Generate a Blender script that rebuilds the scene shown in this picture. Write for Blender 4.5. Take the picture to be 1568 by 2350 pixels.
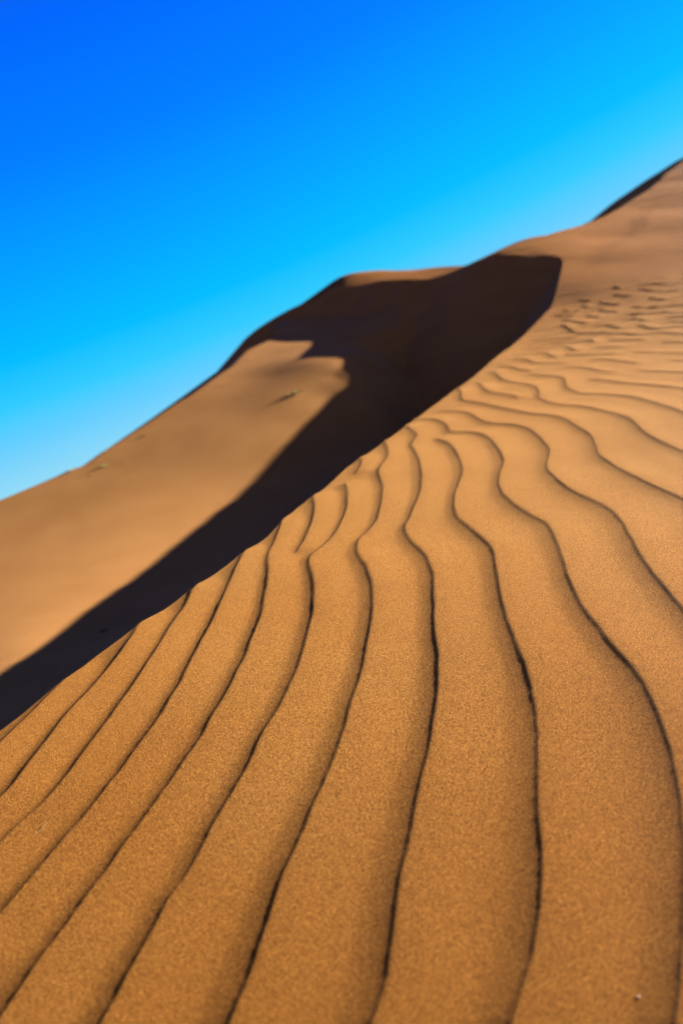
import bpy, math
import numpy as np
from mathutils import Matrix, Vector

for o in list(bpy.data.objects):
    bpy.data.objects.remove(o)
scn = bpy.context.scene
COL = scn.collection

# ------------------------------------------------------------------ camera
F_PX, ROLL, HZ = 1827.0, math.radians(18), 100.0
PITCH = -math.atan(HZ / F_PX)
ex = Vector((1, 0, 0))
up = Vector((0, -math.sin(PITCH), math.cos(PITCH)))
fw = Vector((0, math.cos(PITCH), math.sin(PITCH)))
ix = math.cos(ROLL) * ex - math.sin(ROLL) * up
iy = math.sin(ROLL) * ex + math.cos(ROLL) * up
cam = bpy.data.cameras.new('camera')
cam.sensor_fit = 'VERTICAL'
cam.sensor_height = 36.0
cam.lens = 36.0 * F_PX / 2349.5
cam.clip_start = 0.02
cam.clip_end = 6000
cam.dof.use_dof = True
cam.dof.focus_distance = 1.55
cam.dof.aperture_fstop = 2.6
co = bpy.data.objects.new('camera', cam)
COL.objects.link(co)
M = Matrix((ix, iy, -fw)).transposed().to_4x4()
co.matrix_world = M
scn.camera = co

# ------------------------------------------------------------------ sun and sky
SUN_AZ, SUN_EL = 26.0, 12.5            # azimuth from +X towards +Y
a_, e_ = math.radians(SUN_AZ), math.radians(SUN_EL)
S = Vector((math.cos(a_) * math.cos(e_), math.sin(a_) * math.cos(e_), math.sin(e_)))
sl = bpy.data.lights.new('sun', 'SUN')
sl.energy = 5.0
sl.angle = math.radians(0.5)
sl.color = (1.0, 0.90, 0.76)
so = bpy.data.objects.new('sun', sl)
so.rotation_euler = S.to_track_quat('Z', 'Y').to_euler()
COL.objects.link(so)

w = bpy.data.worlds.new('World')
scn.world = w
w.use_nodes = True
nt = w.node_tree
nt.nodes.clear()
out = nt.nodes.new('ShaderNodeOutputWorld')
bg = nt.nodes.new('ShaderNodeBackground')
sky = nt.nodes.new('ShaderNodeTexSky')
sky.sky_type = 'NISHITA'
sky.sun_disc = False
sky.sun_elevation = e_
sky.sun_rotation = math.radians(90 - SUN_AZ)
sky.air_density = 1.0
sky.dust_density = 0.3
sky.ozone_density = 3.0
bg.inputs['Strength'].default_value = 0.1
# the deep polarised blue of the photograph: the sky's colour by height above the horizon,
# with the Nishita sky's own glow towards the sun laid over it
tcw = nt.nodes.new('ShaderNodeTexCoord')
sep = nt.nodes.new('ShaderNodeSeparateXYZ')
rampw = nt.nodes.new('ShaderNodeValToRGB')
SKY_STOPS = [(0.0, (.62, .52, .46)), (.05, (.52, .66, .74)), (.11, (.30, .71, .93)), (.165, (.13, .62, 1)), (.205, (.03, .60, 1)), (.25, (0, .51, 1)), (.33, (0, .37, 1)),
             (.43, (0, .215, 1)), (.54, (0, .135, 1)), (.70, (.02, .04, .32)), (1.0, (.03, .035, .16))]
el = rampw.color_ramp.elements
el[0].position, el[0].color = SKY_STOPS[0][0], (*SKY_STOPS[0][1], 1)
el[1].position, el[1].color = SKY_STOPS[-1][0], (*SKY_STOPS[-1][1], 1)
for p_, c_ in SKY_STOPS[1:-1]:
    q_ = el.new(p_); q_.color = (*c_, 1)
sc_ = nt.nodes.new('ShaderNodeVectorMath'); sc_.operation = 'SCALE'
EXPOSURE = 2.5
sc_.inputs['Scale'].default_value = 1.0 / (2 ** EXPOSURE * .1)
mx = nt.nodes.new('ShaderNodeMix'); mx.data_type = 'RGBA'; mx.inputs[0].default_value = .003
# unseen sky behind the camera: dusky colours chosen to darken and neutralise the shadows
ramp2 = nt.nodes.new('ShaderNodeValToRGB')
el = ramp2.color_ramp.elements
el[0].position, el[0].color = 0.0, (.50, .42, .42, 1)
el[1].position, el[1].color = 1.0, (.035, .035, .11, 1)
for p_, c_ in [(.12, (.32, .31, .42)), (.3, (.15, .20, .42)), (.6, (.06, .085, .24))]:
    q_ = el.new(p_); q_.color = (*c_, 1)
mr = nt.nodes.new('ShaderNodeMapRange'); mr.interpolation_type = 'SMOOTHSTEP'
mr.inputs['From Min'].default_value = .62; mr.inputs['From Max'].default_value = .05
mb = nt.nodes.new('ShaderNodeMix'); mb.data_type = 'RGBA'
nt.links.new(sep.outputs['Y'], mr.inputs['Value'])
nt.links.new(sep.outputs['Z'], ramp2.inputs[0])
nt.links.new(mr.outputs[0], mb.inputs[0])
nt.links.new(rampw.outputs[0], mb.inputs[6])
nt.links.new(ramp2.outputs[0], mb.inputs[7])
nt.links.new(tcw.outputs['Generated'], sep.inputs[0])
mz = nt.nodes.new('ShaderNodeMath'); mz.operation = 'MULTIPLY_ADD'; mz.inputs[1].default_value = -.07
nt.links.new(sep.outputs['X'], mz.inputs[0]); nt.links.new(sep.outputs['Z'], mz.inputs[2])
nt.links.new(mz.outputs[0], rampw.inputs[0])
nt.links.new(mb.outputs[2], sc_.inputs[0])
nt.links.new(sc_.outputs[0], mx.inputs[6])
nt.links.new(sky.outputs[0], mx.inputs[7])
nt.links.new(mx.outputs[2], bg.inputs['Color'])
nt.links.new(bg.outputs[0], out.inputs['Surface'])

vs = scn.view_settings
vs.view_transform = 'Standard'
vs.look = 'None'
vs.exposure = EXPOSURE
vs.gamma = 1.0
vs.use_curve_mapping = False

# ------------------------------------------------------------------ survey of the dunes
# display px (1568x2349.5 space)
RIP=[
[(150,1565),(135,1580),(90,1627),(40,1677),(0,1717),(-60,1780),(-160,1880)],
[(322,1435),(300,1473),(270,1518),(235,1558),(200,1598),(150,1652),(105,1714),(65,1767),(30,1812),(0,1847),(-60,1912),(-160,2020)],
[(445,1357),(425,1398),(395,1443),(350,1515),(310,1576),(260,1649),(230,1690),(185,1752),(135,1817),(95,1862),(45,1907),(0,1952),(-60,2010),(-160,2105)],
[(560,1275),(537,1328),(510,1388),(480,1453),(440,1528),(400,1605),(350,1682),(300,1752),(250,1817),(200,1882),(150,1937),(100,1997),(50,2057),(0,2114),(-60,2180),(-160,2290)],
[(650,1198),(635,1243),(617,1283),(621,1318),(610,1383),(600,1428),(575,1493),(547,1555),(515,1616),(490,1657),(465,1702),(430,1752),(390,1812),(340,1882),(295,1942),(250,2007),(200,2077),(150,2142),(100,2207),(60,2267),(15,2332),(-40,2410),(-120,2510)],
[(720,1143),(725,1173),(715,1213),(697,1253),(678,1281)],
[(790,1106),(798,1125),(799,1165),(790,1195),(770,1233),(745,1260),(720,1278),(714,1300),(722,1328),(725,1368),(722,1413),(710,1468),(690,1537),(662,1602),(635,1652),(605,1702),(580,1757),(545,1822),(505,1887),(465,1962),(425,2027),(380,2092),(350,2152),(310,2222),(280,2277),(250,2332),(210,2410),(150,2510)],
[(829,1055),(832,1068),(826,1079),(813,1091)],
[(885,1015),(891,1032),(891,1051),(879,1068),(872,1083),(873,1094),(880,1112),(880,1142),(876,1169),(866,1204),(844,1229),(824,1251),(826,1276),(841,1301),(854,1329),(861,1374),(859,1419),(851,1464),(846,1494),(834,1550),(819,1597),(804,1647),(782,1720),(750,1803),(720,1868),(690,1947),(655,2018),(630,2092),(600,2177),(575,2257),(540,2337),(510,2410),(465,2510)],
[(934,979),(954,994),(959,1004),(946,1024),(959,1044),(969,1084),(968,1124),(956,1164),(944,1194),(933,1219),(946,1249),(974,1274),(991,1304),(1001,1339),(1002,1409),(1004,1459),(1010,1519),(1011,1592),(999,1660),(984,1757),(964,1837),(944,1937),(929,2007),(914,2102),(901,2187),(894,2252),(869,2327),(840,2410),(805,2510)],
[(991,1009),(1019,1014),(1044,1031),(1059,1059),(1064,1089),(1049,1129),(1046,1169),(1056,1196),(1084,1219),(1114,1244),(1136,1274),(1146,1324),(1154,1379),(1174,1439),(1194,1494),(1215,1543),(1229,1607),(1241,1677),(1241,1752),(1238,1837),(1252,1962),(1249,2052),(1241,2127),(1229,2212),(1200,2297),(1184,2350),(1165,2410),(1140,2510)],
[(954,964),(984,962),(1009,966),(1029,979),(1036,994),(1084,994),(1119,1004),(1141,1024),(1159,1059),(1149,1089),(1151,1124),(1169,1149),(1214,1184),(1264,1214),(1279,1244),(1299,1299),(1314,1344),(1339,1394),(1379,1444),(1409,1484),(1449,1527),(1474,1562),(1499,1612),(1524,1667),(1549,1737),(1562,1807),(1572,1880),(1579,1960),(1580,2050),(1577,2140),(1567,2250),(1548,2400),(1530,2510)],
[(999,944),(1034,944),(1069,946),(1094,959),(1119,973),(1174,976),(1209,984),(1234,999),(1264,1034),(1256,1064),(1269,1089),(1314,1129),(1369,1156),(1414,1184),(1434,1209),(1454,1244),(1474,1279),(1504,1324),(1534,1359),(1568,1399),(1630,1465),(1720,1550),(1790,1650),(1840,1800),(1870,2000),(1880,2300),(1870,2510)],
[(1050,893),(1060,900),(1064,919),(1104,926),(1139,934),(1169,941),(1214,951),(1284,959),(1329,981),(1364,1006),(1374,1039),(1404,1064),(1464,1099),(1524,1129),(1568,1149),(1650,1195),(1780,1280),(1900,1400),(1980,1520),(2060,1720),(2110,2000),(2120,2300)],
[(1099,876),(1114,894),(1134,904),(1179,909),(1191,917)],
[(1111,853),(1138,854),(1156,872),(1199,881),(1234,891),(1240,904),(1239,914),(1274,929),(1334,934),(1384,944),(1444,961),(1484,994),(1534,1021),(1568,1036),(1650,1075),(1780,1140),(1900,1220),(2020,1330),(2140,1500),(2260,1800)],
[(1205,862),(1229,861),(1284,866),(1299,874),(1302,889),(1334,904),(1384,906),(1444,911),(1499,924),(1568,946),(1650,978),(1780,1030),(1900,1090)],
[(1349,872),(1399,876),(1435,881),(1489,884),(1568,892),(1650,905),(1780,940),(1900,980)],
[(1140,840),(1176,840),(1194,847),(1227,850)],
[(1169,826),(1205,824),(1227,831),(1270,832),(1306,832)],
[(1284,845),(1327,843),(1356,847),(1381,854),(1421,856)],
[(1457,853),(1568,856),(1650,862),(1800,880),(1900,900)],
[(1349,826),(1392,825),(1435,831),(1471,836)],
[(1533,827),(1568,828),(1650,832),(1800,845),(1900,860)],
[(1176,814),(1219,811),(1255,811),(1270,818),(1288,818)],
[(1291,814),(1374,813),(1432,809)],
[(1453,807),(1568,811),(1700,818),(1900,830)],
[(1205,803),(1255,800),(1302,796),(1317,804),(1338,804)],
[(1363,798),(1439,796)],
[(1205,793),(1327,784),(1363,783),(1364,790)],
[(1392,782),(1489,780)],
[(1511,787),(1568,785),(1700,788),(1900,795)],
[(1320,768),(1374,764),(1435,766),(1464,769),(1522,764),(1568,767),(1750,772),(1900,776)],
[(1456,748),(1477,748),(1492,754),(1511,755),(1568,749),(1650,746),(1740,742)],
[(1530,739),(1568,739),(1640,738),(1720,734)],
[(1523,729),(1568,727),(1640,725),(1700,722)],
[(1345,727),(1369,729),(1384,730)],
[(1422,735),(1456,731),(1477,734),(1481,737)],
[(1432,723),(1492,718),(1528,715),(1547,717),(1568,716),(1640,712)],
[(1360,749),(1403,747),(1415,752),(1434,753)],
[(1278,752),(1295,749),(1312,759),(1326,764),(1374,760)],
[(1288,735),(1333,742),(1345,743),(1364,740)],
[(1271,727),(1295,725),(1326,727)],
[(1379,709),(1386,715),(1415,717),(1422,718)],
[(1446,706),(1504,705),(1568,699),(1640,694),(1700,690)],
[(1374,694),(1408,699),(1427,700)],
[(1487,685),(1528,688),(1568,680),(1640,676)],
[(1456,656),(1492,653),(1540,650)],
[(1389,651),(1408,658),(1427,663)],
[(1216,783),(1276,779),(1336,773)],
[(1293,713),(1312,716),(1340,714)],
[(1468,665),(1528,668),(1580,664)],
[(1408,677),(1444,679),(1468,675)],
[(1326,689),(1360,692)],
[(1560,639),(1620,634),(1680,628)],
[(1580,655),(1640,651),(1700,644)],
[(1335,703),(1362,706)],
[(1500,640),(1540,637)],
]
RIDGE=[(-160,1800),(-60,1725),(0,1680),(25,1663),(75,1630),(125,1583),(150,1558),(200,1518),(250,1483),(300,1455),(325,1435),(345,1415),(400,1385),(445,1355),(465,1335),(515,1303),(562,1273),(580,1255),(615,1233),(656,1192),(687,1160),(718,1143),(762,1108),(795,1077),(826,1057),(831,1050),(853,1033),(884,1016),(891,1008),(915,988),(932,978),(961,955),(975,945),(1003,923),(1050,892),(1093,863),(1131,832),(1134,823),(1165,800),(1198,777),(1234,742),(1263,710),(1272,690),(1289,624)]


cr, sr = math.cos(ROLL), math.sin(ROLL)
cp, sp = math.cos(PITCH), math.sin(PITCH)

def ray(x, y):
    dx = x - 784.0; dy = 1174.7 - y
    e1 = dx * cr + dy * sr; e2 = -dx * sr + dy * cr
    Y = F_PX * cp - e2 * sp; Z = F_PX * sp + e2 * cp
    return np.array([e1 / Y, 1.0, Z / Y])

H = 0.6
v1 = ray(0, 720 + 784 * .16); v2 = ray(1568, 720 - 784 * .16)
n_ = np.cross(v1, v2); n_ /= np.linalg.norm(n_)
if n_[2] < 0: n_ = -n_
GX, GY, Z0 = -n_[0] / n_[2], -n_[1] / n_[2], -H / n_[2]

def plane(X, Y):
    # the windward slope, easing off towards the viewer's feet
    d = np.maximum(1.75 - Y, 0.0)
    d = np.minimum(d, 2.0)
    return Z0 + GX * X + GY * Y - .5 * .21 * d * d

def onplane(x, y):
    r = ray(x, y); D = Z0 / (r[2] - GX * r[0] - GY)
    for _ in range(12):
        D = D + (plane(r[0] * D, D) - r[2] * D) / (r[2] - GX * r[0] - GY - .21 * max(1.75 - D, 0.0))
    return r * D

class TPS:
    """thin plate surface through scattered survey points"""
    def __init__(self, P, lam=1e-3):
        P = np.array(P, float); self.P = P[:, :2]
        n = len(P)
        A = np.zeros((n + 3, n + 3))
        A[:n, :n] = self.k(self.P, self.P) + lam * np.eye(n)
        A[:n, n] = 1; A[:n, n + 1:] = self.P
        A[n, :n] = 1; A[n + 1:, :n] = self.P.T
        b = np.zeros(n + 3); b[:n] = P[:, 2]
        self.w = np.linalg.solve(A, b)
    def k(self, A, B):
        d2 = ((A[:, None] - B[None]) ** 2).sum(-1)
        return 0.5 * d2 * np.log(d2 + 1e-9)
    def __call__(self, X, Y):
        sh = X.shape
        Q = np.stack([X.ravel(), Y.ravel()], -1)
        o = np.empty(len(Q)); n = len(self.P)
        for i in range(0, len(Q), 40000):
            q = Q[i:i + 40000]
            o[i:i + 40000] = self.k(q, self.P) @ self.w[:n] + self.w[n] + q @ self.w[n + 1:]
        return o.reshape(sh)

def spline(P, step):
    """Catmull-Rom through P (any dim), resampled"""
    P = np.array(P, float)
    P = np.vstack([2 * P[0] - P[1], P, 2 * P[-1] - P[-2]])
    o = []
    for i in range(1, len(P) - 2):
        p0, p1, p2, p3 = P[i - 1], P[i], P[i + 1], P[i + 2]
        m = max(2, int(np.linalg.norm(p2 - p1) / step))
        t = np.linspace(0, 1, m, endpoint=False)[:, None]
        o.append(0.5 * (2 * p1 + (p2 - p0) * t + (2 * p0 - 5 * p1 + 4 * p2 - p3) * t * t + (3 * p1 - p0 - 3 * p2 + p3) * t ** 3))
    o.append(P[-2][None])
    return np.vstack(o)

YEND = 17.6
# crest line of the near dune, its rim round the hollow and the crest left of it
RIM = [(1134,823,6.65),(1165,800,7.15),(1198,777,7.75),(1234,742,8.55),(1263,710,9.4),(1272,690,9.9),(1282,655,10.6),(1289,624,11.3),
       (1294,600,11.9),(1284,589,12.15),(1254,584,12.4),(1219,587,12.65),(1184,583,12.9),(1134,584,13.2),(1094,598,13.45),
       (1061,613,13.7),(1024,629,14.0),(984,641,14.35),(929,641,14.9),(874,644,15.5),(814,656,16.2),(775,656,16.7),
       (753,667,16.8),(733,681,16.87),(701,696,16.95),(676,704,17.0),(631,728,17.1),(593,752,17.2),(567,772,17.28),(548,795,17.35),(532,817,17.42),(516,846,17.5),(506,857,YEND)]
crest = np.array([onplane(*q) for q in RIDGE if q[1] >= 850])
# the small steps of the brink are the ripples running out over it: the crest itself is smooth
yy_ = np.geomspace(crest[0, 1], crest[-1, 1], 26)
xx_ = np.array([np.average(crest[:, 0] - (crest[:, 1] - v) * .62, weights=np.exp(-((np.log(crest[:, 1]) - np.log(v)) / .07) ** 2)) for v in yy_])
crest = [np.array([a, b, plane(a, b)]) for a, b in zip(xx_, yy_)]
# the crest runs on behind the camera's left
d0 = crest[0] - crest[6]; d0 /= np.linalg.norm(d0[:2])
pre = []
for k in (9, 6, 4, 2.4, 1.2, .5):
    x, y = crest[0][0] + d0[0] * k, crest[0][1] + d0[1] * k
    pre.append(np.array([x, y, plane(x, y)]))
crest = pre + crest
n_near = len(crest)
crest += [ray(x, y) * D for x, y, D in RIM]
crest = np.array(crest)
yj = np.geomspace(4.2, 9.2, 18)
xj, zj = [], []
for v in yj:
    w_ = np.exp(-((np.log(crest[:, 1].clip(.1)) - np.log(v)) / .10) ** 2) * (crest[:, 1] > 1)
    A_ = np.stack([np.ones(len(crest)), crest[:, 1] - v], -1) * np.sqrt(w_)[:, None]
    xj.append(np.linalg.lstsq(A_, crest[:, 0] * np.sqrt(w_), rcond=None)[0][0])
    zj.append(np.linalg.lstsq(A_, crest[:, 2] * np.sqrt(w_), rcond=None)[0][0])
crest = np.vstack([crest[crest[:, 1] < 4.1], np.stack([xj, yj, zj], -1), crest[crest[:, 1] > 9.35]])
YR, XR, ZR = crest[:, 1], crest[:, 0], crest[:, 2]
assert (np.diff(YR) > 0).all()

def xr(Y):
    return np.interp(Y, YR, XR)

# ---- stoss side (near dune) base surface: plane + deviation
def dev_pt(x, y, D):
    r = ray(x, y) * D
    return [r[0], r[1], r[2] - plane(r[0], r[1])]
ctl = []
for x, y in ((-6,-4),(0,-4),(6,-4),(-3,0),(0,0),(4,0),(8,0),(-1,1.5),(1,1.5),(3,1.5),(0,3),(2,3),(4,3),(7,3),(.6,4.2),(1.6,4.2),(3,4.0),(8,4.4)):
    ctl.append([x, y, 0.0])
for q in RIM: ctl.append(dev_pt(*q))
for x, y, D in RIM[23::3]:
    r = ray(x, y) * (D + 2.5)
    ctl.append([r[0], r[1], r[2] - 1.3 - plane(r[0], r[1])])
# skyline behind the rim
SKY_R = [(784, 646, 18.3), (834, 629, 18.1), (934, 619, 16.9), (1034, 611, 15.3), (1066, 609, 14.9), (1100, 597, 14.5), (1120, 592, 13.27), (1184, 564, 13.54), (1234, 548, 13.83), (1284, 531, 14.35), (1346, 513, 15.15), (1389, 496, 15.98), (1434, 469, 17.52), (1494, 431, 20.13), (1530, 396, 23.45), (1568, 369, 26.55), (1640, 330, 31.64)]
UPPER = [(1728, 288, 38.16), (1792, 288, 33.73), (1600, 352, 28.61), (1664, 352, 26.43), (1728, 352, 24.33), (1792, 352, 22.41), (1472, 416, 21.89), (1536, 416, 21.08), (1600, 416, 20.04), (1664, 416, 18.89), (1728, 416, 17.74), (1792, 416, 16.64), (1408, 480, 16.9), (1472, 480, 16.55), (1536, 480, 15.99), (1600, 480, 15.3), (1664, 480, 14.54), (1728, 480, 13.77), (1792, 480, 13.02), (1216, 544, 14.08), (1280, 544, 13.8), (1344, 544, 13.73), (1408, 544, 13.56), (1472, 544, 13.22), (1536, 544, 12.74), (1600, 544, 12.17), (1664, 544, 11.58), (1728, 544, 10.99), (1792, 544, 10.43), (1280, 608, 11.74), (1344, 608, 11.54), (1408, 608, 11.23), (1472, 608, 10.81), (1536, 608, 10.33), (1600, 608, 9.83), (1664, 608, 9.34), (1728, 608, 8.87), (1792, 608, 8.44), (1280, 672, 10.24), (1344, 672, 9.77), (1408, 672, 9.29), (1472, 672, 8.82), (1536, 672, 8.37), (1600, 672, 7.94), (1664, 672, 7.55), (1728, 672, 7.18), (1792, 672, 6.85), (1216, 736, 8.83), (1280, 736, 8.46), (1344, 736, 7.97), (1408, 736, 7.51), (1472, 736, 7.1), (1536, 736, 6.74), (1600, 736, 6.4), (1664, 736, 6.1), (1728, 736, 5.82), (1792, 736, 5.57), (1152, 800, 7.2), (1216, 800, 6.97), (1280, 800, 6.64), (1344, 800, 6.28), (1408, 800, 5.95), (1472, 800, 5.66), (1536, 800, 5.39), (1600, 800, 5.15), (1664, 800, 4.93), (1728, 800, 4.72), (1792, 800, 4.54)]
for x, y, D in SKY_R + UPPER:
    ctl.append(dev_pt(x, y, D))
for x, y in ((14,4),(14,9),(16,13),(20,16),(26,19),(34,26),(52,40),(40,10)):
    ctl.append([x, y, 0.0])
DEV = TPS(ctl, 1.5e-2)

def poly3(L):
    return np.array([ray(x, y) * D for x, y, D in L])

def edge_fall(X, Y, Z, L, slope, k=.03, reach=None):
    """beyond the polyline L (3D, running left to right) the ground falls away"""
    sh = X.shape; Q = np.stack([X.ravel(), Y.ravel()], -1)
    d = np.full(len(Q), 1e9); back = np.full(len(Q), -1e9); sd = np.zeros(len(Q))
    for i, (a, b) in enumerate(zip(L[:-1], L[1:])):
        ab = b[:2] - a[:2]; LL = ab @ ab
        t = ((Q - a[:2]) @ ab) / LL
        t = np.clip(t, 0 if i else -1e3, 1 if i < len(L) - 2 else 1e3)
        vx = Q[:, 0] - a[0] - t * ab[0]; vy = Q[:, 1] - a[1] - t * ab[1]
        dd = np.hypot(vx, vy); m = dd < d
        d[m] = dd[m]
        back = np.maximum(back, a[2] + np.clip(t, 0, 1) * (b[2] - a[2]) - slope * dd)
        sd[m] = (ab[0] * vy - ab[1] * vx)[m]
    sd_n = (np.sign(sd) * d).reshape(sh); back = back.reshape(sh)
    k = .025
    h = np.clip(.5 + .5 * (Z - back) / k, 0, 1)
    sm = Z * (1 - h) + back * h - k * h * (1 - h)
    w_ = np.clip(sd_n / .15 + .5, 0, 1)
    o = Z * (1 - w_) + sm * w_
    return o

SKYL = np.vstack([poly3([(560,800,21.9),(700,720,21.9)]), poly3(SKY_R), poly3([(1740,290,46),(1900,260,60)])])

def stoss(X, Y):
    f = np.clip((Y - 3.4) / 2.8, 0, 1); f = f * f * (3 - 2 * f)
    Z = plane(X, Y) + f * DEV(X, Y)
    m = Y > 14
    if np.any(m):
        Z = np.array(Z); Z[m] = edge_fall(X[m], Y[m], Z[m], SKYL, .38)
    return Z

# ---- hollow and far slope
SH = [(0,1548),(50,1518),(100,1478),(200,1408),(300,1328),(400,1243),(500,1163),(580,1098),(650,1033),(700,978),(737,932),(759,897),(775,868),(781,849),(759,845),(733,849),(753,833),(759,820),(749,811),(714,809),(695,800),(644,793)]
s_ = np.array(S)
def under_sun(px):
    r = ray(*px); best = None
    for A, B in zip(crest[:-1], crest[1:]):
        try: D, t, k = np.linalg.solve(np.stack([r, -(B - A), s_], 1), A)
        except np.linalg.LinAlgError: continue
        if 0 <= t < 1 and k > 0 and D > 0 and (best is None or D < best[0]): best = (D, k)
    return None if best is None else r * best[0]
fl = []
SHX = np.array([q[0] for q in SH[:13]], float); SHY = np.array([q[1] for q in SH[:13]], float)
SHD = np.array([under_sun(q)[1] for q in SH[:13]])
dfit = np.polyfit(SHX, np.log(SHD), 3)

def term_pt(x):
    return ray(x, np.interp(x, SHX, SHY)) * np.exp(np.polyval(dfit, x))
for x in (0, 40, 90, 140, 200, 260, 320, 380, 440, 500, 560, 610, 660, 700, 740, 775):
    fl.append(list(term_pt(x)))
for q in SH[13:]:
    P = under_sun(q)
    if P is not None: fl.append(list(P)); print(q, np.round(P, 2))
FAR_L = [(0, 1148, 8.26), (100, 1105, 8.58), (160, 1078, 8.8), (190, 1068, 8.86), (240, 1033, 9.21), (300, 993, 9.65), (400, 928, 10.5), (439, 907, 10.81), (481, 877, 11.36), (506, 857, 11.8), (529, 840, 12.22), (567, 803, 13.45), (595, 790, 13.89), (618, 780, 14.26)]
LIT = [(620, 710, 19.03), (672, 710, 18.27), (724, 710, 17.04), (776, 710, 15.81), (828, 710, 14.95), (880, 710, 14.38), (568, 762, 15.57), (620, 762, 15.25), (672, 762, 14.78), (724, 762, 13.94), (776, 762, 13.19), (828, 762, 12.78), (880, 762, 12.5), (516, 814, 13.24), (568, 814, 12.97), (620, 814, 12.63), (672, 814, 12.15), (724, 814, 11.58), (776, 814, 11.37), (828, 814, 11.29), (464, 866, 11.71), (516, 866, 11.5), (568, 866, 11.24), (620, 866, 10.95), (672, 866, 10.66), (724, 866, 10.5), (776, 866, 10.41), (828, 866, 10.36), (360, 918, 10.81), (412, 918, 10.66), (464, 918, 10.49), (516, 918, 10.32), (568, 918, 10.14), (620, 918, 9.98), (672, 918, 9.87), (724, 918, 9.82), (776, 918, 9.78), (828, 918, 9.68), (308, 970, 9.99), (360, 970, 9.87), (412, 970, 9.74), (464, 970, 9.61), (516, 970, 9.49), (568, 970, 9.39), (620, 970, 9.31), (672, 970, 9.26), (724, 970, 9.22), (204, 1022, 9.44), (256, 1022, 9.33), (308, 1022, 9.23), (360, 1022, 9.12), (412, 1022, 9.03), (464, 1022, 8.93), (516, 1022, 8.85), (568, 1022, 8.79), (620, 1022, 8.74), (672, 1022, 8.7), (100, 1074, 8.97), (152, 1074, 8.86), (204, 1074, 8.77), (256, 1074, 8.67), (308, 1074, 8.58), (360, 1074, 8.5), (412, 1074, 8.42), (464, 1074, 8.35), (516, 1074, 8.29), (568, 1074, 8.24), (620, 1074, 8.2), (-56, 1126, 8.62), (-4, 1126, 8.52), (48, 1126, 8.43), (100, 1126, 8.34), (152, 1126, 8.25), (204, 1126, 8.17), (256, 1126, 8.08), (308, 1126, 8.0), (360, 1126, 7.92), (412, 1126, 7.85), (464, 1126, 7.79), (516, 1126, 7.74), (568, 1126, 7.68), (-160, 1178, 8.19), (-108, 1178, 8.1), (-56, 1178, 8.02), (-4, 1178, 7.94), (48, 1178, 7.85), (100, 1178, 7.77), (152, 1178, 7.68), (204, 1178, 7.59), (256, 1178, 7.51), (308, 1178, 7.42), (360, 1178, 7.34), (412, 1178, 7.27), (464, 1178, 7.2), (516, 1178, 7.14), (-160, 1230, 7.63), (-108, 1230, 7.55), (-56, 1230, 7.47), (-4, 1230, 7.38), (48, 1230, 7.29), (100, 1230, 7.19), (152, 1230, 7.1), (204, 1230, 7.0), (256, 1230, 6.91), (308, 1230, 6.82), (360, 1230, 6.74), (412, 1230, 6.66), (464, 1230, 6.59), (-160, 1282, 7.11), (-108, 1282, 7.02), (-56, 1282, 6.92), (-4, 1282, 6.81), (48, 1282, 6.7), (100, 1282, 6.59), (152, 1282, 6.49), (204, 1282, 6.38), (256, 1282, 6.29), (308, 1282, 6.21), (360, 1282, 6.13), (412, 1282, 6.06), (-160, 1334, 6.57), (-108, 1334, 6.45), (-56, 1334, 6.33), (-4, 1334, 6.2), (48, 1334, 6.08), (100, 1334, 5.96), (152, 1334, 5.85), (204, 1334, 5.75), (256, 1334, 5.66), (308, 1334, 5.59), (-160, 1386, 5.98), (-108, 1386, 5.84), (-56, 1386, 5.7), (-4, 1386, 5.56), (48, 1386, 5.43), (100, 1386, 5.32), (152, 1386, 5.22), (204, 1386, 5.14), (256, 1386, 5.08), (-160, 1438, 5.37), (-108, 1438, 5.22), (-56, 1438, 5.07), (-4, 1438, 4.93), (48, 1438, 4.8), (100, 1438, 4.71), (152, 1438, 4.64), (204, 1438, 4.59), (-160, 1490, 4.78), (-108, 1490, 4.63), (-56, 1490, 4.48), (-4, 1490, 4.34), (48, 1490, 4.23), (100, 1490, 4.16), (152, 1490, 4.13), (-160, 1542, 4.25), (-108, 1542, 4.11), (-56, 1542, 3.97), (-4, 1542, 3.85), (48, 1542, 3.76), (-160, 1594, 3.8), (-108, 1594, 3.68), (-56, 1594, 3.57), (-4, 1594, 3.47)]
fl = []
for x, y, D in LIT + FAR_L[::2] + [(725,821,11.33)]:
    if x >= 690 and y < 790: D += .4
    fl.append(list(ray(x, y) * D))
for x, y, D in [(-300,1265,7.9),(-550,1370,8.2)]:
    fl.append(list(ray(x, y) * D))
# floor in front of the near slip face
for i in range(0, len(crest) - 12, 2):
    P = crest[i]
    if P[1] > 11.5: continue
    j = min(i + 1, len(crest) - 1)
    t = crest[j] - crest[i - 1 if i else 0]; t = t[:2] / np.linalg.norm(t[:2])
    nrm = np.array([-t[1], t[0]])
    if nrm[0] > 0: nrm = -nrm
    hh = float(np.interp(P[1], [-8, 1, 2, 4, 6, 9, 12], [1.2, .34, .34, .42, .62, 1.0, 1.1]))
    q = P[:2] + nrm * hh * 1.75
    fl.append([q[0], q[1], P[2] - hh])
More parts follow.
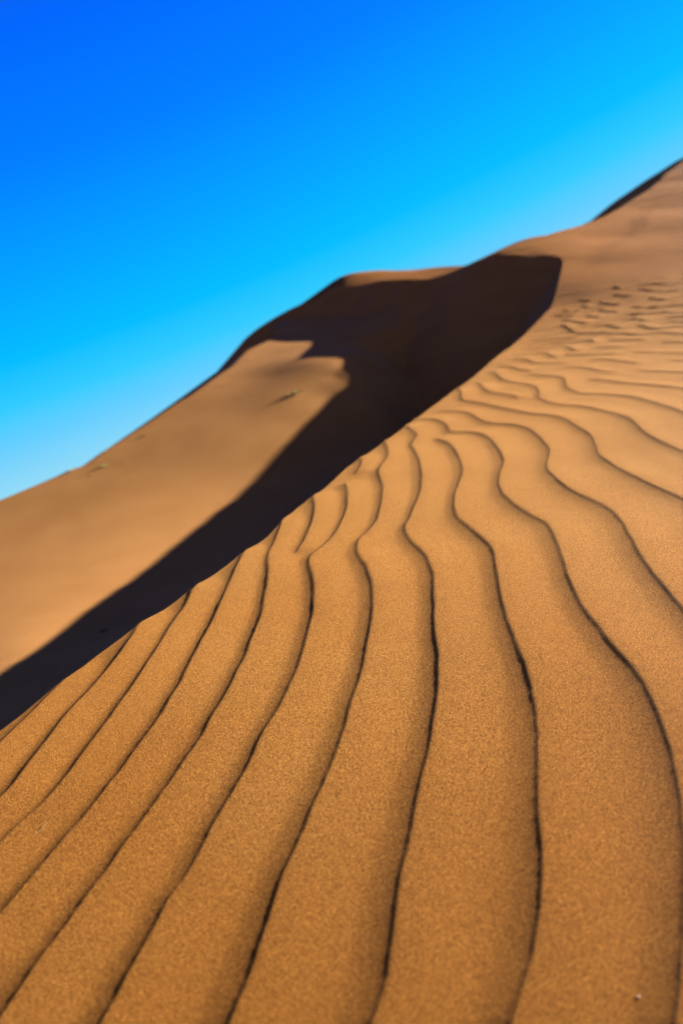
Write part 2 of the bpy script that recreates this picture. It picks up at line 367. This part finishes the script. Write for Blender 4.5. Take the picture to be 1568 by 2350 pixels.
# floor of the hollow and foot of the crest on its left
for x, y, D in [(1100,700,12.9),(980,700,13.7),(880,720,14.0)]:
    r = ray(x, y) * D; fl.append([r[0], r[1], r[2]])
FAR = TPS(fl, 4e-3)
def on_far(x, y, lo=5.0, hi=17.0):
    r = ray(x, y); ds = np.linspace(lo, hi, 1500)
    g = r[2] * ds - FAR(r[0] * ds, ds)
    k = np.where((g[:-1] > 0) & (g[1:] <= 0))[0]
    k = k[0] if len(k) else int(np.abs(g).argmin())
    P = r * ds[k]; P[2] = FAR(np.array([P[0]]), np.array([P[1]]))[0]
    return P
EDGE = [ray(x, y) * D for x, y, D in FAR_L]
EDGE = np.array(EDGE)
for P in EDGE: P[2] = max(P[2], FAR(P[None, 0], P[None, 1])[0])
_last = EDGE[-1].copy(); _last[0] += .15; _last[1] = 19.0
FARL = np.vstack([poly3([(-550,1370,8.2),(-300,1265,7.9)]), EDGE, _last[None]])

CR = crest[:, :]
def slip_face(X, Y):
    """sand at its angle of rest below the crest line"""
    sh = X.shape; Q = np.stack([X.ravel(), Y.ravel()], -1)
    o = np.full(len(Q), -1e9)
    for a, b in zip(CR[:-1], CR[1:]):
        ab = b[:2] - a[:2]; L = ab @ ab
        t = np.clip(((Q - a[:2]) @ ab) / L, 0, 1)
        dd = np.hypot(Q[:, 0] - a[0] - t * ab[0], Q[:, 1] - a[1] - t * ab[1])
        o = np.maximum(o, a[2] + t * (b[2] - a[2]) - .63 * dd)
    return o.reshape(sh)

# ---- value noise
def vnoise(X, Y, seed=0):
    xi = np.floor(X).astype(np.int64); yi = np.floor(Y).astype(np.int64)
    fx = X - xi; fy = Y - yi
    fx = fx * fx * (3 - 2 * fx); fy = fy * fy * (3 - 2 * fy)
    def h(a, b):
        v = (a * 374761393 + b * 668265263 + seed * 1442695041) & 0xffffffff
        v = ((v ^ (v >> 13)) * 1274126177) & 0xffffffff
        return ((v ^ (v >> 16)) & 0xffff) / 65535.0
    return (h(xi, yi) * (1 - fx) + h(xi + 1, yi) * fx) * (1 - fy) + (h(xi, yi + 1) * (1 - fx) + h(xi + 1, yi + 1) * fx) * fy * 1.0

# ---- wind ripples
WAVE = 0.125
AMP = 0.0076
def surf_hit(x, y):
    P = onplane(x, y)
    if P[1] > 3.4 or P[1] < 0:
        r = ray(x, y); D = None
        ds = np.linspace(3.2, 14, 500)
        g = r[2] * ds - stoss(r[0] * ds, ds)
        k = np.where((g[:-1] > 0) & (g[1:] <= 0))[0]
        if len(k):
            k = k[0]; D = ds[k] + (ds[k + 1] - ds[k]) * g[k] / (g[k] - g[k + 1])
            return r * D
        return None
    return P

LINES = []      # (points Nx2, amplitude N)
for li, L in enumerate(RIP):
    P = spline(L, 12.0)
    W = [surf_hit(*q) for q in P]
    W = np.array([q[:2] for q in W if q is not None])
    if len(W) < 3: continue
    # even spacing in plan
    d = np.r_[0, np.cumsum(np.hypot(*np.diff(W, axis=0).T))]
    m = max(4, int(d[-1] / 0.004))
    t = np.linspace(0, d[-1], m)
    W = np.stack([np.interp(t, d, W[:, 0]), np.interp(t, d, W[:, 1])], -1)
    # small irregularities of the brink
    nn = np.gradient(W, axis=0); nn /= np.linalg.norm(nn, axis=1)[:, None] + 1e-9
    nn = np.stack([-nn[:, 1], nn[:, 0]], -1)
    wob = (vnoise(t * 150, t * 0 + li * 7.3, 5) - .5) * .0012 + (vnoise(t * 55, t * 0 + li * 2.3, 9) - .5) * .0013 + (vnoise(t * 16, t * 0 + li * 3.1, 6) - .5) * .0035
    W = W + nn * wob[:, None]
    fade = 0.06
    xs = xr(W[:, 1])
    am = np.ones(m)
    free0 = (W[0, 0] - xr(W[0, 1])) > .05
    free1 = (W[-1, 0] - xr(W[-1, 1])) > .05
    if free0: am *= np.clip(t / fade, 0, 1)
    if free1: am *= np.clip((t[-1] - t) / fade, 0, 1)
    am *= 1 + .12 * np.clip((W[:, 1] - 5) / 3, 0, 1)
    am *= .93 + .14 * vnoise(t * 7, t * 0 + li * 5.7, 8)
    LINES.append((W, am))

def ripple(X, Y):
    shp = X.shape
    x = X.ravel(); y = Y.ravel()
    acc = np.zeros(len(x))
    R = WAVE * 1.25
    for W, am in LINES:
        lo = W.min(0) - R; hi = W.max(0) + R
        idx = np.where((x > lo[0]) & (x < hi[0]) & (y > lo[1]) & (y < hi[1]))[0]
        if not len(idx): continue
        # nearest point: coarse then fine
        st = 6
        C = W[::st]
        best = np.empty(len(idx), int)
        for i in range(0, len(idx), 20000):
            k = idx[i:i + 20000]
            d2 = (x[k][:, None] - C[None, :, 0]) ** 2 + (y[k][:, None] - C[None, :, 1]) ** 2
            best[i:i + 20000] = d2.argmin(1) * st
        px, py = x[idx], y[idx]
        bd = np.full(len(idx), 1e9); bs = np.zeros(len(idx)); ba = np.zeros(len(idx))
        for o in range(-st, st):
            j = np.clip(best + o, 0, len(W) - 2)
            ax, ay = W[j, 0], W[j, 1]; bx, by = W[j + 1, 0] - ax, W[j + 1, 1] - ay
            LL = bx * bx + by * by
            t = np.clip(((px - ax) * bx + (py - ay) * by) / LL, 0, 1)
            dx, dy = px - ax - t * bx, py - ay - t * by
            d = np.hypot(dx, dy)
            m = d < bd
            bd[m] = d[m]; bs[m] = (bx * dy - by * dx)[m]
            ba[m] = (am[j] * (1 - t) + am[j + 1] * t)[m]
        # sunward side is the one towards +X / +Y
        tang = W[-1] - W[0]
        sg = np.sign(bs)
        # orientation: left of the travel direction is sunward when tang x sun > 0
        ori = 1.0          # every line was followed with its sunward side on the left
        s = bd * sg * ori
        hgt = np.where(s >= 0,
                         .35 * np.clip(1 - s / (WAVE * 1.0), 0, 1) + .65 * (.5 + .5 * np.cos(np.pi * np.clip(s / (WAVE * .85), 0, 1))),
                       .81 * np.clip(1 + s / .058, 0, 1) ** 2 + .09 * np.exp(np.minimum(s, 0) / .006) + .125 * np.exp(np.minimum(s, 0) / .0027))
        cut = bd < R
        hv = hgt * ba * cut
        acc[idx] += hv ** 3
    return (acc ** (1 / 3.)).reshape(shp)

def far_ripple(X, Y):
    """finer, broken ripples on the upper slope"""
    wx = (vnoise(X * 1.3, Y * .9, 1) - .5) * .6 + (vnoise(X * 4.1, Y * 3, 2) - .5) * .12
    ph = (Y * .97 + X * .04 + wx) / .25
    fr = ph - np.floor(ph)
    prof = np.where(fr < .86, 1 - fr / .86, ((fr - .86) / .14) ** 1.5)
    prof2 = np.where(fr < .14, 1.0, prof)
    br = .25 + .75 * np.clip((vnoise(X * 2.4 + 9, Y * 5.4, 3) - .3) * 2.6, 0, 1)
    return prof * br

# ------------------------------------------------------------------ grid of the terrain
def rows():
    y = [-8, -6.5, -5, -4, -3, -2.2, -1.6, -1.1, -.7, -.4, -.15, .05, .2, .3]
    v = .34
    while v < 11.5:
        y.append(v); v += min(.0036 * v + .0002, .016)
    while v < 21.2:
        y.append(v); v += .034
    while v < 80:
        y.append(v); v += .15 if v < 38 else 2.5
    return np.array(y)
YROW = rows()

def grid_mesh(name, X, Y, Z, mat, smooth=True):
    nr, nc = X.shape
    me = bpy.data.meshes.new(name)
    V = np.stack([X, Y, Z], -1).reshape(-1, 3).astype(np.float32)
    i = np.arange(nr * nc).reshape(nr, nc)
    Fq = np.stack([i[:-1, :-1], i[:-1, 1:], i[1:, 1:], i[1:, :-1]], -1).reshape(-1, 4)
    me.vertices.add(len(V)); me.vertices.foreach_set('co', V.ravel())
    me.loops.add(Fq.size); me.loops.foreach_set('vertex_index', Fq.ravel().astype(np.int32))
    me.polygons.add(len(Fq))
    me.polygons.foreach_set('loop_start', np.arange(0, Fq.size, 4, dtype=np.int32))
    me.polygons.foreach_set('use_smooth', np.full(len(Fq), smooth))
    me.update(calc_edges=True)
    me.materials.append(mat)
    o = bpy.data.objects.new(name, me)
    COL.objects.link(o)
    return o

# ------------------------------------------------------------------ sand
def sand_material(name, fine=True, tint=(1, 1, 1)):
    m = bpy.data.materials.new(name); m.use_nodes = True
    t = m.node_tree; N = t.nodes; Lk = t.links
    b = N['Principled BSDF']
    b.inputs['Roughness'].default_value = .85
    b.inputs['Specular IOR Level'].default_value = .03
    tc = N.new('ShaderNodeTexCoord')
    def noise(scale, detail=2, rough=.5):
        n = N.new('ShaderNodeTexNoise'); n.inputs['Scale'].default_value = scale
        n.inputs['Detail'].default_value = detail; n.inputs['Roughness'].default_value = rough
        Lk.new(tc.outputs['Object'], n.inputs['Vector']); return n
    def ramp(src, stops):
        r = N.new('ShaderNodeValToRGB'); el = r.color_ramp.elements
        while len(el) > 1: el.remove(el[-1])
        el[0].position, el[0].color = stops[0][0], (*stops[0][1], 1)
        for p, c in stops[1:]:
            q = el.new(p); q.color = (*c, 1)
        Lk.new(src, r.inputs[0]); return r
    def mix(kind, fac, a, b_):
        x = N.new('ShaderNodeMix'); x.data_type = 'RGBA'; x.blend_type = kind
        if isinstance(fac, float): x.inputs[0].default_value = fac
        else: Lk.new(fac, x.inputs[0])
        Lk.new(a, x.inputs[6]); Lk.new(b_, x.inputs[7]); return x.outputs[2]
    big = noise(1.7, 3)
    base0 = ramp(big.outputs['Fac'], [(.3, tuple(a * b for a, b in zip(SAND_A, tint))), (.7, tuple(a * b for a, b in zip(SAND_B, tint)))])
    col = base0.outputs[0]
    if fine:
        # redder tint in patches, stronger towards the camera
        sx = N.new('ShaderNodeSeparateXYZ'); Lk.new(tc.outputs['Object'], sx.inputs[0])
        n3 = noise(2.6, 2)
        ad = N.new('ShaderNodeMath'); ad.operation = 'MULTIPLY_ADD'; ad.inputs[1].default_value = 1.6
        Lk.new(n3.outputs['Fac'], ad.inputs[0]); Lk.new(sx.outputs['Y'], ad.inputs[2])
        mr_ = N.new('ShaderNodeMapRange'); mr_.interpolation_type = 'SMOOTHSTEP'
        mr_.inputs['From Min'].default_value = 3.3; mr_.inputs['From Max'].default_value = 1.3
        Lk.new(ad.outputs[0], mr_.inputs['Value'])
        red = N.new('ShaderNodeRGB'); red.outputs[0].default_value = (1.0, .87, .68, 1)
        col = mix('MULTIPLY', mr_.outputs[0], col, red.outputs[0])
        # browner, darker tint growing with distance up the slope
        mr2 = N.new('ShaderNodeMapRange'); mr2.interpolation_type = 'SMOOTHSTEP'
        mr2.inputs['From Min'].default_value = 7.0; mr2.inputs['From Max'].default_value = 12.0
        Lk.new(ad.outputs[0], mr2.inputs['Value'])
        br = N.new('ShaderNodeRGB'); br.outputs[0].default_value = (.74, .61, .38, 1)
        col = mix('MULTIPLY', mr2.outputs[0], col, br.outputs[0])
    g1 = noise(680, 2, .75)          # single grains, from clear quartz to dark minerals
    gr = ramp(g1.outputs['Fac'], [(.33, (.10, .06, .07)), (.43, (.58, .46, .42)), (.515, (1.03, 1, 1)), (.61, (1.45, 1.45, 1.35)), (.70, (2.6, 2.8, 3.0))])
    col = mix('MULTIPLY', 1.0, col, gr.outputs[0])
    Lk.new(col, b.inputs['Base Color'])
    if fine:
        h1 = noise(640, 3, .7); h2 = noise(130, 2)
        b1 = N.new('ShaderNodeBump'); b1.inputs['Strength'].default_value = GRAIN; b1.inputs['Distance'].default_value = .0042
        b2 = N.new('ShaderNodeBump'); b2.inputs['Strength'].default_value = .35; b2.inputs['Distance'].default_value = .0012
        Lk.new(h2.outputs['Fac'], b2.inputs['Height'])
        Lk.new(h1.outputs['Fac'], b1.inputs['Height']); Lk.new(b2.outputs[0], b1.inputs['Normal'])
        Lk.new(b1.outputs[0], b.inputs['Normal'])
    return m
SAND_A, SAND_B, GRAIN = (.258, .124, .030), (.292, .146, .038), 1.0
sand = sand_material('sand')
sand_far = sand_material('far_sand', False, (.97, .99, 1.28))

# right of the crest
NC = 600
u = np.linspace(0, 1, NC)
outer = np.array([1.04, 1.1, 1.2, 1.35, 1.6, 2.0, 2.6, 3.5])
nr = len(YROW)
XRr = xr(YROW)
Wd = np.maximum(.80 * np.maximum(YROW, .4) - XRr, .9)
Wd = np.where(YROW > YEND, np.maximum(Wd, 25), Wd)
UU = np.r_[u, outer]
Xn = XRr[:, None] + Wd[:, None] * UU[None]
# far out the sheet keeps widening
ext = np.array([3, 8, 20, 45.])
Xn = np.hstack([Xn, Xn[:, -1:] + ext[None]])
Yn = np.repeat(YROW[:, None], Xn.shape[1], 1)
Zb = stoss(Xn, Yn)
# keep the outer skirts tame
out_f = np.clip((Xn - (14 + .3 * Yn)) / 30, 0, 1)
Zb = Zb * (1 - out_f) + (-3.0) * out_f
capZ = 2.75 - .35 * (Yn - YEND)
cw = np.clip((1.2 - Xn) / 2, 0, 1) * (Yn > YEND)
Zb = np.where(cw > 0, np.minimum(Zb, Zb * (1 - cw) + capZ * cw), Zb)
# the rim of the hollow exactly on the crest line
zr = np.interp(YROW, YR, ZR)
okr = (YROW <= YEND) & (YROW >= 5.0)
corr = np.where(okr, zr - Zb[:, 0], 0)
du = Xn - Xn[:, :1]
Zb = Zb + corr[:, None] * np.exp(-(du / .8) ** 2)
msk = (Yn > .28) & (Yn < 9.5) & (Xn < 9)
rp = np.zeros_like(Xn)
rows_ok = np.where((YROW > .28) & (YROW < 9.6))[0]
a0, a1 = rows_ok[0], rows_ok[-1] + 1
rp[a0:a1, :NC] = ripple(Xn[a0:a1, :NC], Yn[a0:a1, :NC])
rp[a0:a1, :NC] *= AMP * np.clip(.77 + .23 * (Yn[a0:a1, :NC] - .8) / .9, .77, 1.0)
FR = far_ripple(Xn[:, :NC], Yn[:, :NC])
ff = np.clip((Yn[:, :NC] - 5.9 - .12 * Xn[:, :NC]) / .8, 0, 1) * np.clip((11.8 - Yn[:, :NC]) / 3, 0, 1)
rp[:, :NC] += FR * ff * .007
al = (Xn * 5.3 + Yn * 7.7) / 9.35; ac = (Xn * 7.7 - Yn * 5.3) / 9.35
streak = (vnoise(ac * 1.6, al * .12, 31) - .5) * .012
a0_ = (3.27 * 5.3 + 9.9 * 7.7) / 9.35; c0_ = (3.27 * 7.7 - 9.9 * 5.3) / 9.35
cc = ac - c0_ + .25 * (vnoise(al * .6, al * 0, 33) - .5)
st_ = np.clip(cc / .35, 0, 1); st_ = st_ * st_ * (3 - 2 * st_)
streak = streak + .026 * st_ * np.exp(-np.maximum(cc, 0) / 1.6) * np.clip((al - a0_ + .8) / 1.0, 0, 1) * np.clip((22 - al) / 6, 0, 1)
rp += streak * np.clip((Yn - 8.5) / 3, 0, 1) * np.clip((Xn - XRr[:, None]) / 1.0, 0, 1)
soft = (vnoise(Xn * 1.1, Yn * 1.1, 11) - .5) * .012 + (vnoise(Xn * 3.7, Yn * 3.7, 12) - .5) * .004
soft *= np.clip((Yn - .2) / 1, 0, 1)
Zn = Zb + rp + soft
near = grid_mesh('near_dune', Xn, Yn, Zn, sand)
near['kind'] = 'structure'

# left of the crest: slip face, hollow and far slope
ul = np.r_[np.linspace(0, 1, 90) ** 1.5 * 2.0, 2.0 + np.linspace(0, 1, 50)[1:] * 2.4, 4.4 + np.linspace(0, 1, 260)[1:] * 5.2, 9.6 + np.linspace(0, 1, 70)[1:] * 4.4, 14 + np.array([1, 3, 6, 12, 25, 45.])]
Xl = XRr[:, None] - ul[None]
Yl = np.repeat(YROW[:, None], Xl.shape[1], 1)
def far_ground(X, Y):
    Fz = FAR(X, Y)
    of = np.clip((-X - 14) / 16, 0, 1)
    Fz = Fz * (1 - of) - 3.0 * of
    Fz = edge_fall(X, Y, Fz, FARL, .36)
    slip = slip_face(X, Y)
    k = .03
    hh = np.clip(.5 + .5 * (slip - Fz) / k, 0, 1)
    return np.maximum(Fz * (1 - hh) + slip * hh + k * hh * (1 - hh), -3.3)
Zl = far_ground(Xl, Yl)
Zl[:, 0] = Zn[:, 0]
# ripple relief dies out just below the brink
relief = (Zn[:, 0] - Zb[:, 0])[:, None] * np.exp(-(ul / .03))[None]
Zl[:, 1:] += relief[:, 1:]
beh = YROW > YEND
zb = np.minimum(Zl[beh], Zn[beh, :1] - .25 * (Xl[beh, :1] - Xl[beh]))
zb[:, 0] = Zn[beh, 0]
Zl[beh] = np.maximum(zb, -3.3)
Zl[:, 1:] += ((vnoise(Xl * .9, Yl * .9, 21) - .5) * .03 * np.clip(ul / 2, 0, 1)[None])[:, 1:]
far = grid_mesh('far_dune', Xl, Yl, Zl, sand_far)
far['kind'] = 'structure'
print('verts', Xn.size + Xl.size)

# ------------------------------------------------------------------ crest of a further dune on the skyline
cl = poly3([(1330,530,52),(1349,513,51),(1380,487,50),(1409,464,49),(1450,436,47.5),(1484,413,46),(1524,388,44.5),(1560,366,43),(1620,340,42),(1700,330,41)])
ccl = spline(cl, .5)
tt = np.gradient(ccl[:, :2], axis=0); tt /= np.linalg.norm(tt, axis=1)[:, None]
nn = np.stack([tt[:, 1], -tt[:, 0]], -1)          # towards the camera
offs = np.r_[np.linspace(14, .3, 40), 0, -np.linspace(.3, 40, 40)]
prof = np.where(offs > 0, -.6 * offs, -.16 * np.abs(offs))
Xd = ccl[:, 0][:, None] + nn[:, 0][:, None] * offs; Yd = ccl[:, 1][:, None] + nn[:, 1][:, None] * offs
Zd = ccl[:, 2][:, None] + prof[None]
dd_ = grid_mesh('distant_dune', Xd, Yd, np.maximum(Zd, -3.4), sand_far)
dd_['kind'] = 'structure'

# ------------------------------------------------------------------ desert floor to the horizon
gv = np.r_[-np.geomspace(3000, 30, 14), np.geomspace(30, 3000, 14)]
Xg, Yg = np.meshgrid(gv, gv)
Zg = np.full_like(Xg, -3.05)
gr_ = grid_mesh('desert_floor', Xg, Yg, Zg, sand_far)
gr_['kind'] = 'structure'

# ------------------------------------------------------------------ small things lying or growing on the sand
import random
def material(name, col, rough=.7, trans=0.0):
    m = bpy.data.materials.new(name); m.use_nodes = True
    b = m.node_tree.nodes['Principled BSDF']
    t = m.node_tree
    tc = t.nodes.new('ShaderNodeTexCoord'); n = t.nodes.new('ShaderNodeTexNoise'); n.inputs['Scale'].default_value = 40
    r = t.nodes.new('ShaderNodeValToRGB')
    r.color_ramp.elements[0].color = (*[c * .65 for c in col], 1); r.color_ramp.elements[0].position = .35
    r.color_ramp.elements[1].color = (*[min(1, c * 1.25) for c in col], 1); r.color_ramp.elements[1].position = .65
    t.links.new(tc.outputs['Object'], n.inputs['Vector']); t.links.new(n.outputs['Fac'], r.inputs[0])
    t.links.new(r.outputs[0], b.inputs['Base Color'])
    b.inputs['Roughness'].default_value = rough
    return m
m_green = material('green_blades', (.27, .29, .08)); m_dry = material('dry_blades', (.34, .27, .07)); m_dark = material('dark_stems', (.06, .05, .03))
m_straw = material('straw', (.30, .21, .08), .6); m_quartz = material('pale_quartz', (.75, .66, .5), .15)

def far_hit(x, y, lo=1.4, hi=20):
    r = ray(x, y); ds = np.linspace(lo, hi, 2500)
    g = r[2] * ds - far_ground(r[0] * ds, ds)
    k = np.where((g[:-1] > 0) & (g[1:] <= 0))[0]
    k = k[0] if len(k) else int(np.abs(g).argmin())
    P = r * ds[k]; P[2] = far_ground(np.array([P[0]]), np.array([P[1]]))[0]
    return P

def tag(o, label, cat, group=None):
    o['label'] = label; o['category'] = cat
    if group: o['group'] = group

def blades(rng, n, spread, h, lean, wdt):
    V = []; Fc = []
    for i in range(n):
        a = rng.uniform(0, 2 * math.pi); r0 = spread * rng.random() ** .7 * .45
        x0, y0 = r0 * math.cos(a), r0 * math.sin(a)
        la = a + rng.uniform(-.7, .7); L = h * rng.uniform(.55, 1.1); le = lean * rng.uniform(.3, 1.2)
        wd = wdt * rng.uniform(.6, 1.2); wa = rng.uniform(0, math.pi)
        b = len(V)
        for j in range(5):
            t = j / 4; hw = wd * (1 - t) ** .7 * .5 + 1e-4
            cx = x0 + math.cos(la) * le * L * t * t; cy = y0 + math.sin(la) * le * L * t * t
            cz = L * (t - .25 * le * t * t) - .01
            V += [(cx - math.cos(wa) * hw, cy - math.sin(wa) * hw, cz), (cx + math.cos(wa) * hw, cy + math.sin(wa) * hw, cz)]
        for j in range(4):
            Fc.append((b + 2 * j, b + 2 * j + 1, b + 2 * j + 3, b + 2 * j + 2))
    return V, Fc

def mesh_obj(name, V, Fc, mat, parent=None, smooth=False):
    me = bpy.data.meshes.new(name); me.from_pydata(V, [], Fc); me.materials.append(mat)
    if smooth:
        for p in me.polygons: p.use_smooth = True
    me.update()
    o = bpy.data.objects.new(name, me); COL.objects.link(o)
    if parent: o.parent = parent
    return o

GT = 'grass tufts scattered over the far slope'
def tuft(px, width, h, label, green, dry, seed, dark=0):
    rng = random.Random(seed)
    P = far_hit(*px)
    e = bpy.data.objects.new('grass_tuft', None); e.location = P; COL.objects.link(e)
    tag(e, label, 'grass tuft', GT)
    if green:
        V, Fc = blades(rng, green, width, h, .9, h * .05 + .003); mesh_obj('green_blades', V, Fc, m_green, e)
    if dry:
        V, Fc = blades(rng, dry, width * 1.15, h * .9, 1.3, h * .04 + .003)
        V = [(x + (width * .30 if green else 0), y, z) for x, y, z in V]
        mesh_obj('dry_blades', V, Fc, m_dry, e)
    if dark:
        V, Fc = blades(rng, dark, width, h, 1.0, h * .06 + .003); mesh_obj('dark_stems', V, Fc, m_dark, e)
    return e
tuft((672,906), .15, .08, 'pale green and yellow grass tuft on the sunlit slope beside the dark hollow', 70, 70, 1)
tuft((237,1070), .055, .05, 'small fresh green grass tuft a little below the skyline of the sunlit slope', 60, 0, 2)
tuft((208,1090), .045, .03, 'tiny brown tuft on the sunlit slope just downhill and left of the small green tuft', 0, 30, 3, 20)
tuft((285,1060), .035, .03, 'tiny faded tuft on the sunlit slope to the right of the small green tuft', 10, 20, 4, 0)
tuft((328,1000), .05, .035, 'tiny dark tuft tucked close under the skyline of the sunlit slope', 15, 0, 5, 25)
tuft((161,1080), .08, .045, 'low tuft making a slight bump on the skyline at the left', 0, 50, 6, 10)
tuft((425,1341), .05, .03, 'black looking tuft deep in the shadow nearest to the middle of the near brink', 0, 0, 7, 40)
tuft((236,1448), .04, .03, 'black looking tuft in the shadow band near the left side', 0, 0, 8, 35)

# the straw on the ripples at the lower left
def near_top(x, y):
    P = onplane(x, y)
    X = np.array([P[0]]); Y = np.array([P[1]])
    for _ in range(3):
        z = plane(X, Y)[0] + ripple(X, Y)[0] * AMP
    return np.array([P[0], P[1], z])
sp_ = spline([near_top(*q) for q in ((114,1901),(98,1914),(84,1923),(62,1938),(43,1946))], .004)
n_s = len(sp_); lift = .0012 + .0035 * np.linspace(1, 0, n_s) ** 3
V = []; Fc = []
for i in range(n_s):
    d = sp_[min(i + 1, n_s - 1)] - sp_[max(i - 1, 0)]; d /= np.linalg.norm(d)
    a = np.cross(d, [0, 0, 1]); a /= np.linalg.norm(a); b = np.cross(a, d)
    rad = .00045 * (1 - .6 * i / n_s)
    c = sp_[i] + np.array([0, 0, lift[i]])
    for k in range(6):
        V.append(tuple(c + rad * (a * math.cos(k * math.pi / 3) + b * math.sin(k * math.pi / 3))))
for i in range(n_s - 1):
    for k in range(6):
        Fc.append((6 * i + k, 6 * i + (k + 1) % 6, 6 * i + 6 + (k + 1) % 6, 6 * i + 6 + k))
st = mesh_obj('dry_straw', V, Fc, m_straw, smooth=True)
tag(st, 'thin pale dry straw lying across a sand ripple at the lower left', 'straw')

# one pale grain catching the sun at the lower right
P = near_top(1468, 2290)
import bmesh
bm = bmesh.new(); bmesh.ops.create_icosphere(bm, subdivisions=2, radius=.0013)
rg = random.Random(4)
for v in bm.verts:
    v.co *= 1 + rg.uniform(-.18, .18); v.co.z *= .75
me = bpy.data.meshes.new('quartz_pebble'); bm.to_mesh(me); bm.free(); me.materials.append(m_quartz)
pb = bpy.data.objects.new('quartz_pebble', me); pb.location = (P[0], P[1], P[2] + .0006); COL.objects.link(pb)
tag(pb, 'tiny pale pebble glinting on the sand at the lower right', 'pebble')
